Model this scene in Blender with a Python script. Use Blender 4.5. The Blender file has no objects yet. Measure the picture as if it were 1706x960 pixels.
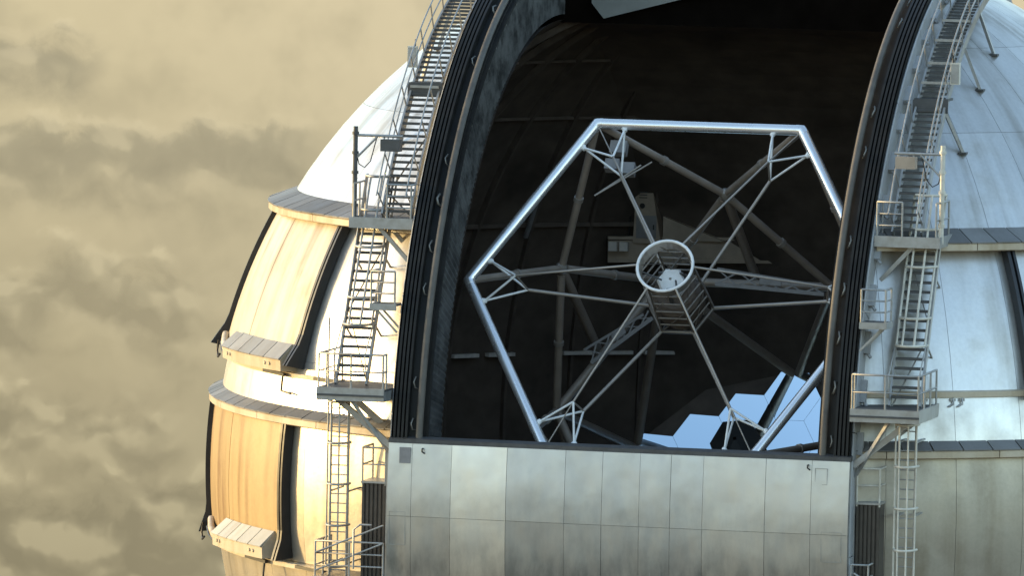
import bpy, bmesh, math, random
from mathutils import Vector, Matrix
random.seed(7)
rad = math.radians
scene = bpy.context.scene
col = scene.collection

# ------------------------------------------------------------------ camera
PITCH, ROLL, SLIT_AZ = 0.0746, 0.0191, 0.2466
cam_data = bpy.data.cameras.new("camera")
cam = bpy.data.objects.new("camera", cam_data)
col.objects.link(cam)
_fw = Vector((0, math.cos(PITCH), -math.sin(PITCH)))
_rt = Vector((1, 0, 0))
_up = _rt.cross(_fw)
_r = _rt * math.cos(ROLL) + _up * math.sin(ROLL)
_u = -_rt * math.sin(ROLL) + _up * math.cos(ROLL)
_m = Matrix((_r, _u, -_fw)).transposed().to_4x4()
_m.translation = Vector((-7.709, -275.37, 26.27))
cam.matrix_world = _m
cam_data.sensor_width = 36.0
cam_data.lens = 14514.7 * 36.0 / 1706.0
cam_data.clip_start = 1.0
cam_data.clip_end = 20000.0
scene.camera = cam

# ------------------------------------------------------------------ light
SUN_AZ, SUN_EL = rad(-106.0), rad(7.0)          # azimuth measured from the camera's side of the dome
sun_dir = Vector((math.sin(SUN_AZ) * math.cos(SUN_EL), -math.cos(SUN_AZ) * math.cos(SUN_EL), math.sin(SUN_EL)))
sd = bpy.data.lights.new("sun", 'SUN')
sd.energy = 1.1
sd.angle = rad(4.0)
sd.color = (1.0, 0.69, 0.28)
sun = bpy.data.objects.new("sun", sd)
sun.rotation_euler = (-sun_dir).to_track_quat('-Z', 'Y').to_euler()
col.objects.link(sun)

vs = scene.view_settings
vs.view_transform = 'Standard'
vs.look = 'None'
EXPOSURE = 2.04
vs.exposure = EXPOSURE
vs.gamma = 1.0
vs.use_curve_mapping = False
scene.cycles.use_denoising = True
scene.cycles.max_bounces = 8
scene.cycles.glossy_bounces = 5
scene.cycles.sample_clamp_indirect = 6.0


class G:
    """small helper to write node graphs"""
    def __init__(self, tree):
        self.t = tree
        self.n = tree.nodes
        self.l = tree.links

    def node(self, kind, **kw):
        x = self.n.new(kind)
        for k, v in kw.items():
            setattr(x, k, v)
        return x

    def put(self, sock, v):
        if isinstance(v, (int, float)):
            sock.default_value = v
        elif isinstance(v, (tuple, list)):
            sock.default_value = v if len(v) == len(sock.default_value) else tuple(v) + (1.0,)
        else:
            self.l.new(v, sock)

    def math(self, op, a, b=0.0, c=None, clamp=False):
        x = self.node('ShaderNodeMath', operation=op, use_clamp=clamp)
        self.put(x.inputs[0], a)
        self.put(x.inputs[1], b)
        if c is not None:
            self.put(x.inputs[2], c)
        return x.outputs[0]

    def ramp(self, v, a, b, lo=0.0, hi=1.0, smooth=True):
        x = self.node('ShaderNodeMapRange', interpolation_type='SMOOTHSTEP' if smooth else 'LINEAR')
        self.put(x.inputs[0], v)
        for i, q in enumerate((a, b, lo, hi)):
            self.put(x.inputs[1 + i], q)
        return x.outputs[0]

    def mix(self, f, a, b, blend='MIX'):
        x = self.node('ShaderNodeMix', data_type='RGBA', blend_type=blend)
        self.put(x.inputs[0], f)
        self.put(x.inputs[6], a)
        self.put(x.inputs[7], b)
        return x.outputs[2]

    def comb(self, x, y, z):
        n = self.node('ShaderNodeCombineXYZ')
        self.put(n.inputs[0], x)
        self.put(n.inputs[1], y)
        self.put(n.inputs[2], z)
        return n.outputs[0]

    def sep(self, v):
        n = self.node('ShaderNodeSeparateXYZ')
        self.l.new(v, n.inputs[0])
        return n.outputs

    def noise(self, vec, scale, detail=4.0, rough=0.55, dist=0.0, dims='3D'):
        n = self.node('ShaderNodeTexNoise', noise_dimensions=dims)
        if vec is not None:
            self.l.new(vec, n.inputs['Vector'])
        n.inputs['Scale'].default_value = scale
        n.inputs['Detail'].default_value = detail
        n.inputs['Roughness'].default_value = rough
        n.inputs['Distortion'].default_value = dist
        return n.outputs[0]


# ------------------------------------------------------------------ world: blue sky above a sea of sepia cloud
world = bpy.data.worlds.new("World")
scene.world = world
world.use_nodes = True
wt = world.node_tree
wt.nodes.clear()
g = G(wt)
out = g.node('ShaderNodeOutputWorld')
sky = g.node('ShaderNodeTexSky', sky_type='NISHITA')
sky.sun_disc = False
sky.sun_elevation = SUN_EL
sky.sun_rotation = math.atan2(sun_dir.x, sun_dir.y)
sky.altitude = 1000.0
sky.air_density = 1.0
sky.dust_density = 1.3
sky.ozone_density = 0.8
SKY_STRENGTH = 0.15
tc = g.node('ShaderNodeTexCoord')
dx, dy, dz = g.sep(tc.outputs['Generated'])
el_ = g.math('ARCSINE', dz)
az_ = g.math('ARCTAN2', dx, dy)
# direction in units of about 0.4 degree; U grows to the right, V grows downwards
U = g.math('MULTIPLY_ADD', az_, 145.147, 8.53)
V = g.math('MULTIPLY_ADD', el_, -145.147, 4.80 - 0.0746 * 145.147)
wx = g.math('MULTIPLY', g.math('SUBTRACT', g.noise(g.comb(U, V, 0.0), 1.0, 3.0, 0.5, dims='2D'), 0.5), 0.6)
wy = g.math('MULTIPLY', g.math('SUBTRACT', g.noise(g.comb(V, U, 0.0), 1.0, 3.0, 0.5, dims='2D'), 0.5), 0.6)
Uw, Vw = g.math('ADD', U, wx), g.math('ADD', V, wy)


def puffs(du, dv):
    """heaped, rounded cloud heads: 0 between heads, 1 in their middle"""
    n = g.node('ShaderNodeTexVoronoi', voronoi_dimensions='2D', feature='SMOOTH_F1')
    g.l.new(g.comb(g.math('ADD', Uw, du), g.math('MULTIPLY', g.math('ADD', Vw, dv), 1.2), 0.0), n.inputs['Vector'])
    n.inputs['Scale'].default_value = 0.85
    n.inputs['Detail'].default_value = 2.6
    n.inputs['Roughness'].default_value = 0.36
    n.inputs['Smoothness'].default_value = 0.85
    return g.math('SUBTRACT', 1.0, g.math('MULTIPLY', n.outputs['Distance'], 1.15))


pf = puffs(0.0, 0.0)
wisp = g.math('MULTIPLY', g.math('SUBTRACT', g.noise(g.comb(Uw, Vw, 0.0), 2.6, 5.0, 0.62, dims='2D'), 0.5), 0.55)
rel = g.math('SUBTRACT', pf, puffs(0.08, -0.22))
soft = g.noise(g.comb(U, V, 0.0), 0.45, 4.0, 0.55, dims='2D')


def fmax(*a):
    r_ = a[0]
    for q in a[1:]:
        r_ = g.math('MAXIMUM', r_, q)
    return r_


haze = g.mix(g.ramp(V, -1.0, 10.5, smooth=False), (0.70, 0.60, 0.375), (0.335, 0.29, 0.178))
haze = g.mix(g.math('MULTIPLY', g.ramp(U, 1.0, 7.5, smooth=False), g.ramp(V, 9.0, 0.0, 0.15, 0.75, smooth=False)), haze, (0.72, 0.62, 0.41))
haze = g.mix(g.ramp(soft, 0.42, 0.72, 0.0, 0.35), haze, (0.40, 0.35, 0.225))
cl = haze
bodies = 0.0
for crest, u1, seed, thick, da, ra, rise in (
        # crest line (height, slope), right end, seed, depth of the body, darkness, brightness of the heads, waviness
        ((0.45, 0.12), 1.9, 0.3, 1.5, 0.65, 0.55, 0.2),
        ((1.86, 0.02), 5.6, 11.4, 2.1, 0.62, 0.65, 0.35),
        ((4.30, 0.0), 3.8, 23.2, 2.1, 0.35, 0.60, 0.8),
        ((6.45, 0.10), 3.3, 37.6, 2.2, 0.30, 0.85, 0.8),
        ((7.95, 0.05), 4.8, 51.5, 3.2, 0.32, 0.85, 0.8),
        ((10.3, 0.0), 30.0, 71.1, 3.0, 0.45, 0.60, 0.8)):
    wave = g.math('MULTIPLY', g.math('SUBTRACT', g.noise(g.comb(U, seed, 0.0), 0.55, 1.0, dims='2D'), 0.5), rise * 1.6)
    line = g.math('ADD', g.math('MULTIPLY_ADD', g.math('MINIMUM', g.math('MAXIMUM', U, -3.0), 8.0), crest[1], crest[0]), wave)
    # depth below the crest, pushed up where a head stands
    dep = g.math('ADD', g.math('SUBTRACT', V, line), g.math('ADD', wisp, g.math('MULTIPLY', g.math('SUBTRACT', pf, 0.45), 0.72)))
    there = fmax(g.ramp(Uw, u1, u1 - 0.9), g.ramp(g.noise(g.comb(U, seed + 5.0, 0.0), 0.12, 1.0, dims='2D'), 0.52, 0.62) if u1 < 20 else 1.0)
    body = g.math('MULTIPLY', g.math('MULTIPLY', g.ramp(dep, -0.16, 0.30), g.ramp(dep, thick, thick * 0.25)), there)
    bodies = g.math('MAXIMUM', body, bodies)
    core = g.math('MULTIPLY', body, g.ramp(dep, 0.02, 0.55))
    cl = g.mix(g.math('MULTIPLY', core, da), cl, g.mix(g.ramp(V, 0.0, 9.6), (0.330, 0.300, 0.208), (0.235, 0.210, 0.135)))
    edge = g.math('MULTIPLY', body, g.ramp(dep, 0.42, 0.06))
    lightw = g.math('ADD', g.math('MULTIPLY', edge, 0.75), g.math('MULTIPLY', g.math('MULTIPLY', body, g.ramp(rel, 0.02, 0.28)), 0.7), clamp=True)
    cl = g.mix(g.math('MULTIPLY', lightw, ra), cl, g.mix(g.ramp(V, 0.0, 9.6), (0.680, 0.585, 0.375), (0.455, 0.395, 0.245)))
# rounded heads: lit above, shaded below, stronger further down where the deck is nearer
gain = g.math('MULTIPLY', g.ramp(V, 2.6, 6.0, 0.35, 1.0), g.math('MULTIPLY_ADD', bodies, 0.46, 0.12))
head = g.math('ADD', g.math('MULTIPLY', rel, 1.0), g.math('MULTIPLY', g.math('SUBTRACT', pf, 0.52), 0.30))
head = g.math('ADD', head, g.math('MULTIPLY', wisp, 0.16))
lit = g.math('MAXIMUM', g.math('MINIMUM', g.math('MULTIPLY_ADD', head, gain, 1.0), 1.14), 0.86)
sc_ = g.node('ShaderNodeVectorMath', operation='SCALE')
g.l.new(cl, sc_.inputs[0])
g.l.new(lit, sc_.inputs[3])
cl = sc_.outputs[0]
# away from the sun, unseen cloud is darkened to keep the dome's right side dim
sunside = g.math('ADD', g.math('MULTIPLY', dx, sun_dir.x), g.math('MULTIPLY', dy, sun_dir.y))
cl_dim = g.mix(0.88, cl, (0.115, 0.112, 0.10))
cl = g.mix(g.ramp(sunside, -0.35, 0.18), cl_dim, cl)
sc_ = g.node('ShaderNodeVectorMath', operation='SCALE')
g.l.new(cl, sc_.inputs[0])
sc_.inputs[3].default_value = 2.0 ** -EXPOSURE
cl = sc_.outputs[0]
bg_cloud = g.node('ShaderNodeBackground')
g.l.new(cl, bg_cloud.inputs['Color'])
bg_sky = g.node('ShaderNodeBackground')
g.l.new(sky.outputs[0], bg_sky.inputs['Color'])
bg_sky.inputs['Strength'].default_value = SKY_STRENGTH
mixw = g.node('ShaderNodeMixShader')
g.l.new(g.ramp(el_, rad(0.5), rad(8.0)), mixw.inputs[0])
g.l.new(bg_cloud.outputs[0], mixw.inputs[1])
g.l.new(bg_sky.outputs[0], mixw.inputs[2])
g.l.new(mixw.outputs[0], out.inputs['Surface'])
world.cycles.sampling_method = 'MANUAL'
world.cycles.sample_map_resolution = 512

# ------------------------------------------------------------------ frames of reference
D = Vector((-math.sin(SLIT_AZ), -math.cos(SLIT_AZ), 0))      # direction the slit faces
S = Vector((math.cos(SLIT_AZ), -math.sin(SLIT_AZ), 0))       # to the right of the slit
Z = Vector((0, 0, 1))
WC = -0.4184                                                 # the slit is a little off the dome's axis
R = 17.0


def P(d, s, z):
    return D * d + S * (s + WC) + Z * z


def sp(phi, el, r):
    a, e = rad(phi), rad(el)
    return (D * math.cos(a) + S * math.sin(a)) * (r * math.cos(e)) + Z * (r * math.sin(e))


def rz(phi, r, z):
    a = rad(phi)
    return (D * math.cos(a) + S * math.sin(a)) * r + Z * z


def slit_s(p):
    return p.dot(S) - WC


def slit_d(p):
    return p.dot(D)


# ------------------------------------------------------------------ materials
def material(name):
    m = bpy.data.materials.new(name)
    m.use_nodes = True
    m.node_tree.nodes.clear()
    gg = G(m.node_tree)
    o = gg.node('ShaderNodeOutputMaterial')
    b = gg.node('ShaderNodeBsdfPrincipled')
    gg.l.new(b.outputs[0], o.inputs[0])
    return m, gg, b


def sphere_coords(gg):
    geo = gg.node('ShaderNodeNewGeometry')
    x, y, z = gg.sep(geo.outputs['Position'])
    a = gg.math('ARCTAN2', x, y)
    return geo, gg.math('MULTIPLY', a, 17.0), z


def bump(gg, b, h, strength, dist):
    n = gg.node('ShaderNodeBump')
    n.inputs['Strength'].default_value = strength
    n.inputs['Distance'].default_value = dist
    gg.l.new(h, n.inputs['Height'])
    gg.l.new(n.outputs[0], b.inputs['Normal'])


def painted(name, base, dirt, streak=0.5, rough=0.45, metal=0.0, tint=0.06, spec=0.5, blot=0.35):
    """weathered painted sheet: run-off streaks down the dome, blotches, a tint of its own for each sheet"""
    m, gg, b = material(name)
    geo, a, z = sphere_coords(gg)
    s1 = gg.noise(gg.comb(gg.math('MULTIPLY', a, 1.5), gg.math('MULTIPLY', z, 0.13), 0.0), 1.0, 5.0, 0.5)
    s2 = gg.noise(gg.comb(gg.math('MULTIPLY', a, 0.45), gg.math('MULTIPLY', z, 0.12), 4.0), 1.0, 3.0, 0.5)
    bl = gg.noise(geo.outputs['Position'], 0.7, 6.0, 0.6)
    fine = gg.noise(geo.outputs['Position'], 9.0, 5.0, 0.6)
    f = gg.math('MULTIPLY', gg.ramp(s1, 0.38, 0.72), gg.ramp(s2, 0.28, 0.62))
    f = gg.math('MULTIPLY', f, streak)
    f = gg.math('ADD', f, gg.math('MULTIPLY', gg.ramp(bl, 0.45, 0.8), blot))
    c = gg.mix(gg.math('MINIMUM', f, 0.9), base, dirt)
    oi = gg.node('ShaderNodeObjectInfo')
    k = gg.math('MULTIPLY_ADD', oi.outputs['Random'], tint * 2, 1.0 - tint)
    k = gg.math('MULTIPLY', k, gg.ramp(fine, 0.2, 0.8, 0.94, 1.04))
    kk = gg.node('ShaderNodeVectorMath', operation='SCALE')
    gg.l.new(c, kk.inputs[0])
    gg.l.new(k, kk.inputs[3])
    gg.l.new(kk.outputs[0], b.inputs['Base Color'])
    gg.l.new(gg.ramp(bl, 0.2, 0.8, rough - 0.08, rough + 0.12), b.inputs['Roughness'])
    b.inputs['Metallic'].default_value = metal
    b.inputs['Specular IOR Level'].default_value = spec
    hh = gg.math('ADD', gg.math('MULTIPLY', bl, 1.0), gg.math('MULTIPLY', fine, 0.08))
    bump(gg, b, hh, 0.25, 0.05)
    return m


def plain(name, base, rough=0.5, metal=0.0, var=0.12, scale=6.0, dirt=None, amount=0.4, spec=0.5):
    m, gg, b = material(name)
    geo = gg.node('ShaderNodeNewGeometry')
    n = gg.noise(geo.outputs['Position'], scale, 5.0, 0.6)
    n2 = gg.noise(geo.outputs['Position'], scale * 0.22, 4.0, 0.6)
    dk = dirt or tuple(q * 0.55 for q in base)
    c = gg.mix(gg.math('MULTIPLY', gg.ramp(n2, 0.45, 0.75), amount), base, dk)
    kk = gg.node('ShaderNodeVectorMath', operation='SCALE')
    gg.l.new(c, kk.inputs[0])
    gg.l.new(gg.ramp(n, 0.2, 0.8, 1.0 - var, 1.0 + var), kk.inputs[3])
    gg.l.new(kk.outputs[0], b.inputs['Base Color'])
    gg.l.new(gg.ramp(n, 0.2, 0.8, max(rough - 0.08, 0.02), rough + 0.1), b.inputs['Roughness'])
    b.inputs['Metallic'].default_value = metal
    b.inputs['Specular IOR Level'].default_value = spec
    return m


M = {}
M['shell'] = painted('dome_aluminium_paint', (0.68, 0.66, 0.62), (0.34, 0.30, 0.24), 0.75, 0.34, 0.78, 0.06, blot=0.35)
M['shelllow'] = painted('dome_dull_skirt', (0.50, 0.455, 0.38), (0.27, 0.22, 0.15), 0.6, 0.38, 0.70, 0.06, blot=0.45)  # duller, more blotched sheet for the bands below the lower ledge
M['window'] = painted('window_cream_sheet', (0.60, 0.52, 0.38), (0.30, 0.21, 0.11), 1.0, 0.40, 0.0, 0.05)  # cream tone, used on the upper left leaf only
M['windowlow'] = painted('window_ochre_sheet', (0.48, 0.33, 0.15), (0.20, 0.10, 0.03), 1.0, 0.40, 0.0, 0.05)  # browner tone for the lower left leaf; the right leaf keeps the shell colour
M['ledge'] = painted('ledge_grey_sheet', (0.19, 0.185, 0.18), (0.11, 0.10, 0.085), 0.5, 0.55, 0.0, 0.25)
M['lid'] = painted('lid_grey_sheet', (0.34, 0.33, 0.31), (0.20, 0.17, 0.13), 0.5, 0.55, 0.0, 0.2)
M['lidpale'] = painted('lid_pale_sheet', (0.55, 0.52, 0.44), (0.34, 0.28, 0.18), 0.5, 0.55, 0.0, 0.15)
M['fascia'] = painted('fascia_cream_paint', (0.58, 0.49, 0.36), (0.36, 0.24, 0.11), 0.8, 0.45, 0.0, 0.05)
M['back'] = plain('joint_backing_grey', (0.16, 0.15, 0.14), 0.7)  # dark grey sheet behind the shell joints
M['black'] = plain('black_rubber', (0.018, 0.018, 0.019), 0.42, 0.0, 0.3, 3.0)
M['archblack'] = plain('black_arch_paint', (0.020, 0.019, 0.017), 0.5, 0.0, 0.35, 2.2, (0.030, 0.024, 0.018), 0.6, 0.22)
M['pipe'] = plain('brown_weathered_pipe', (0.115, 0.10, 0.082), 0.6, 0.0, 0.2, 3.0, (0.06, 0.05, 0.04), 0.8)
M['sideplate'] = painted('pale_side_plate', (0.40, 0.41, 0.42), (0.22, 0.20, 0.17), 0.4, 0.5, 0.0, 0.05)
M['clip'] = plain('clip_steel', (0.24, 0.225, 0.20), 0.45, 0.4)
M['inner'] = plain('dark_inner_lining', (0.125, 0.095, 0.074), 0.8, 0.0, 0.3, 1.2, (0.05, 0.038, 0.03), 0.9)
M['endshade'] = plain('wall_painted_shade', (0.006, 0.0045, 0.0035), 0.95, 0.0, 0.3, 1.2, spec=0.0)  # wall colour set near black to carry the shade inside the dome
M['rib'] = plain('inner_rib_paint', (0.13, 0.10, 0.08), 0.7, 0.0, 0.3, 2.0)
M['ringline'] = plain('inner_pale_ledge', (0.78, 0.72, 0.66), 0.6)
M['galv'] = plain('galvanised_steel', (0.38, 0.375, 0.36), 0.42, 0.45, 0.15, 5.0, (0.22, 0.20, 0.17), 0.5)
M['galvdark'] = plain('stair_tread_steel', (0.09, 0.09, 0.09), 0.55, 0.3, 0.2, 5.0)
M['galvpale'] = plain('pale_steel_and_lit_copy', (0.66, 0.62, 0.53), 0.45, 0.1, 0.12, 5.0, (0.33, 0.28, 0.2), 0.5)  # cabinet colour, and the lit copy of the steel on the right side
M['tube'] = plain('bright_tube_steel', (0.93, 0.93, 0.93), 0.26, 0.8, 0.02, 1.0, (0.85, 0.85, 0.85), 0.2)
M['truss'] = plain('brown_grey_truss_paint', (0.33, 0.27, 0.22), 0.42, 0.15, 0.12, 2.0)
M['spider'] = plain('spider_steel', (0.36, 0.32, 0.28), 0.38, 0.35, 0.1, 3.0)
M['ring'] = plain('white_ring_paint', (0.82, 0.82, 0.81), 0.4, 0.0, 0.05)
M['cagebar'] = plain('cage_steel', (0.20, 0.175, 0.15), 0.35, 0.4, 0.2, 4.0)
M['drumsteel'] = plain('drum_steel', (0.55, 0.49, 0.42), 0.35, 0.7, 0.2, 4.0)
M['panelgrey'] = plain('truss_platform_grey', (0.27, 0.26, 0.26), 0.5, 0.1, 0.2, 3.0)
M['cabinet'] = plain('brown_corrugated_sheet', (0.085, 0.070, 0.055), 0.6, 0.1, 0.3, 2.5)
M['crane'] = plain('crane_beige_paint', (0.46, 0.36, 0.27), 0.55, 0.0, 0.15, 2.0)
M['deflector'] = plain('pale_grey_panel', (0.20, 0.20, 0.18), 0.6, 0.0, 0.1, 2.0)
M['concrete'] = plain('drum_concrete', (0.34, 0.33, 0.31), 0.8)

m, gg, b = material('mirror_silver')
b.inputs['Base Color'].default_value = (0.78, 0.91, 1.0, 1)
b.inputs['Metallic'].default_value = 1.0
b.inputs['Roughness'].default_value = 0.015
M['mirror'] = m


def lining_mat():
    m, gg, b = material('grey_corrugated_lining')
    geo = gg.node('ShaderNodeNewGeometry')
    n = gg.noise(geo.outputs['Position'], 1.6, 6.0, 0.65)
    n2 = gg.noise(geo.outputs['Position'], 0.35, 3.0, 0.5)
    c = gg.mix(gg.ramp(n, 0.35, 0.7), (0.15, 0.148, 0.14), (0.03, 0.03, 0.028))
    c = gg.mix(gg.ramp(n2, 0.4, 0.7, 0.0, 0.5), c, (0.03, 0.03, 0.03))
    gg.l.new(c, b.inputs['Base Color'])
    b.inputs['Roughness'].default_value = 0.5
    b.inputs['Metallic'].default_value = 0.3
    return m


M['lining'] = lining_mat()


def shutter_mat(name, base, dirt):
    m, gg, b = material(name)
    geo = gg.node('ShaderNodeNewGeometry')
    tcn = gg.node('ShaderNodeTexCoord')
    pos = geo.outputs['Position']
    x, y, z = gg.sep(pos)
    lat = gg.math('ADD', gg.math('MULTIPLY', x, S.x), gg.math('MULTIPLY', y, S.y))
    st = gg.noise(gg.comb(gg.math('MULTIPLY', lat, 2.4), gg.math('MULTIPLY', z, 0.7), 0.0), 1.0, 6.0, 0.62)
    st2 = gg.noise(gg.comb(gg.math('MULTIPLY', lat, 0.9), gg.math('MULTIPLY', z, 0.5), 2.0), 1.0, 5.0, 0.6)
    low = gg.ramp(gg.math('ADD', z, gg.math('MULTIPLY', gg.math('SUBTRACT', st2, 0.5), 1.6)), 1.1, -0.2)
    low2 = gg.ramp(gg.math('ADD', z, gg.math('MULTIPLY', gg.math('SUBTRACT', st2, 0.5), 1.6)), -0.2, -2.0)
    lowtone = gg.math('MULTIPLY', gg.math('ADD', gg.math('MULTIPLY', low, 0.38), gg.math('MULTIPLY', low2, 0.50)), gg.ramp(st, 0.3, 0.7, 0.55, 1.0))  # sheet colour turns darker towards the bottom, unevenly
    oi = gg.node('ShaderNodeObjectInfo')
    c = gg.mix(gg.math('ADD', lowtone, gg.math('MULTIPLY', gg.ramp(gg.noise(pos, 1.3, 6.0, 0.6), 0.42, 0.80), 0.14), clamp=True), base, dirt)
    kk = gg.node('ShaderNodeVectorMath', operation='SCALE')
    gg.l.new(c, kk.inputs[0])
    gg.l.new(gg.math('MULTIPLY_ADD', oi.outputs['Random'], 0.10, 0.95), kk.inputs[3])
    gg.l.new(kk.outputs[0], b.inputs['Base Color'])
    b.inputs['Metallic'].default_value = 0.75
    gg.l.new(gg.ramp(st, 0.2, 0.8, 0.34, 0.50), b.inputs['Roughness'])
    w = gg.noise(pos, 0.45, 3.0, 0.5)
    fine = gg.noise(pos, 14.0, 4.0, 0.6)
    bump(gg, b, gg.math('ADD', w, gg.math('MULTIPLY', fine, 0.02)), 0.5, 0.10)
    return m


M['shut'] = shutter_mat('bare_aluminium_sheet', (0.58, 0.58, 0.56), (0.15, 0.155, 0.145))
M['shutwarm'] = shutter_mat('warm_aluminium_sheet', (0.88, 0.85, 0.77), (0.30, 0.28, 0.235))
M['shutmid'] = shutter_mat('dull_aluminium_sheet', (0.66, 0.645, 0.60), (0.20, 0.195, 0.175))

# ------------------------------------------------------------------ mesh helpers
ORG = {}


def props(o, label=None, cat=None, group=None, kind=None):
    for k, v in (('label', label), ('category', cat), ('group', group), ('kind', kind)):
        if v:
            o[k] = v
    return o


def empty(name, loc, parent=None):
    o = bpy.data.objects.new(name, None)
    col.objects.link(o)
    ORG[o] = Vector(loc)
    if parent is None:
        o.location = loc
    else:
        o.parent = parent
        o.location = Vector(loc) - ORG[parent]
    o.empty_display_size = 0.3
    return o


class MB:
    def __init__(self):
        self.v = []
        self.f = []
        self.sm = []

    def add(self, vs_, fs, smooth=False):
        n = len(self.v)
        self.v += [Vector(q) for q in vs_]
        self.f += [tuple(i + n for i in f_) for f_ in fs]
        self.sm += [smooth] * len(fs)
        return self

    def hexa(self, p):
        """eight corners: 0-3 bottom ring, 4-7 top ring"""
        return self.add(p, [(3, 2, 1, 0), (4, 5, 6, 7), (0, 1, 5, 4), (1, 2, 6, 5), (2, 3, 7, 6), (3, 0, 4, 7)])

    def box(self, c, a, b_, c_):
        """centre and three half-axis vectors"""
        c = Vector(c)
        return self.hexa([c - a - b_ - c_, c + a - b_ - c_, c + a + b_ - c_, c - a + b_ - c_,
                          c - a - b_ + c_, c + a - b_ + c_, c + a + b_ + c_, c - a + b_ + c_])

    def dsz(self, d0, d1, s0, s1, z0, z1):
        """box in the slit's own axes"""
        return self.box(P((d0 + d1) / 2, (s0 + s1) / 2, (z0 + z1) / 2), D * ((d1 - d0) / 2), S * ((s1 - s0) / 2), Z * ((z1 - z0) / 2))

    def bar(self, p0, p1, w, h, up=None):
        p0, p1 = Vector(p0), Vector(p1)
        t = (p1 - p0).normalized()
        up = Vector(up) if up is not None else Z
        a = t.cross(up)
        if a.length < 1e-4:
            a = t.cross(Vector((1, 0, 0)))
        a.normalize()
        b_ = a.cross(t)
        return self.box((p0 + p1) / 2, (p1 - p0) / 2, a * (w / 2), b_ * (h / 2))

    def tube(self, pts, r, n=8, closed=False, cap=True):
        pts = [Vector(q) for q in pts]
        k = len(pts)
        rings = []
        prev = None
        for i in range(k):
            if closed:
                t = (pts[(i + 1) % k] - pts[i - 1]).normalized()
            else:
                t = (pts[min(i + 1, k - 1)] - pts[max(i - 1, 0)]).normalized()
            if prev is None:
                a = t.cross(Z)
                if a.length < 0.05:
                    a = t.cross(Vector((1, 0, 0)))
            else:
                a = prev - t * prev.dot(t)
            a.normalize()
            prev = a
            b_ = t.cross(a)
            rr = r[i] if isinstance(r, (list, tuple)) else r
            rings.append([pts[i] + (a * math.cos(2 * math.pi * j / n) + b_ * math.sin(2 * math.pi * j / n)) * rr for j in range(n)])
        vs_ = [q for ring in rings for q in ring]
        fs = []
        for i in range(k if closed else k - 1):
            i2 = (i + 1) % k
            for j in range(n):
                j2 = (j + 1) % n
                fs.append((i * n + j, i * n + j2, i2 * n + j2, i2 * n + j))
        self.add(vs_, fs, True)
        if cap and not closed:
            self.add(rings[0], [tuple(range(n))[::-1]])
            self.add(rings[-1], [tuple(range(n))])
        return self

    def sweep(self, frames, prof, closed=True, smooth=False, caps=True):
        """frames: functions (a, b) -> point; prof: list of (a, b)"""
        n = len(prof)
        vs_ = [fr(a, b_) for fr in frames for a, b_ in prof]
        fs = []
        for i in range(len(frames) - 1):
            for j in range(n if closed else n - 1):
                j2 = (j + 1) % n
                fs.append((i * n + j, i * n + j2, (i + 1) * n + j2, (i + 1) * n + j))
        self.add(vs_, fs, smooth)
        if caps and closed:
            self.add(vs_[:n], [tuple(range(n))[::-1]])
            self.add(vs_[-n:], [tuple(range(n))])
        return self

    def bisect(self, sg, lim):
        """keep the side of the plane s = sg*lim away from the slit"""
        bm = bmesh.new()
        bv = [bm.verts.new(q) for q in self.v]
        for f_, s_ in zip(self.f, self.sm):
            try:
                nf = bm.faces.new([bv[i] for i in f_])
                nf.smooth = s_
            except ValueError:
                pass
        bmesh.ops.bisect_plane(bm, geom=bm.verts[:] + bm.edges[:] + bm.faces[:], plane_co=P(0, sg * lim, 0), plane_no=S * sg, clear_inner=True)
        bm.verts.index_update()
        o = MB()
        o.v = [q.co.copy() for q in bm.verts]
        o.f = [tuple(q.index for q in f_.verts) for f_ in bm.faces]
        o.sm = [f_.smooth for f_ in bm.faces]
        bm.free()
        return o

    def build(self, name, mat, parent=None):
        lo = Vector([min(q[i] for q in self.v) for i in range(3)])
        hi = Vector([max(q[i] for q in self.v) for i in range(3)])
        c = (lo + hi) / 2
        me = bpy.data.meshes.new(name)
        me.from_pydata([q - c for q in self.v], [], self.f)
        me.polygons.foreach_set('use_smooth', self.sm)
        me.materials.append(M[mat] if isinstance(mat, str) else mat)
        me.update()
        bm = bmesh.new()
        bm.from_mesh(me)
        bmesh.ops.recalc_face_normals(bm, faces=bm.faces[:])
        bm.to_mesh(me)
        bm.free()
        o = bpy.data.objects.new(name, me)
        col.objects.link(o)
        ORG[o] = c
        if parent is not None:
            o.parent = parent
            o.location = c - ORG[parent]
        else:
            o.location = c
        return o


def rep(src, parent, delta):
    """another piece with the mesh of src, moved by delta"""
    o = src.copy()
    col.objects.link(o)
    ORG[o] = ORG[src] + Vector(delta)
    o.parent = parent
    o.location = ORG[o] - ORG[parent]
    return o


# ------------------------------------------------------------------ mountain top
def mountain():
    vs_, fs = [], []
    rings = [0, 12, 24, 40, 70, 120, 200, 340, 600, 1000, 1700, 2800]
    n = 72
    for i, rr in enumerate(rings):
        for j in range(n):
            a = 2 * math.pi * j / n
            z = -22.0 - max(0.0, rr - 30) * 0.30
            if rr > 30:
                z -= (math.sin(a * 5 + i) + math.sin(a * 11 + i * 2.1)) * rr * 0.012
            vs_.append((rr * math.cos(a), rr * math.sin(a), z))
    for i in range(len(rings) - 1):
        for j in range(n):
            j2 = (j + 1) % n
            fs.append((i * n + j, i * n + j2, (i + 1) * n + j2, (i + 1) * n + j))
    mb = MB()
    mb.add(vs_, fs, True)
    M['rock'] = plain('volcanic_rock', (0.16, 0.11, 0.08), 0.9, 0.0, 0.3, 0.4)
    o = mb.build('mountain', 'rock')
    props(o, 'brown volcanic mountain top below the observatory dome', 'mountain', kind='structure')


mountain()

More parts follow.
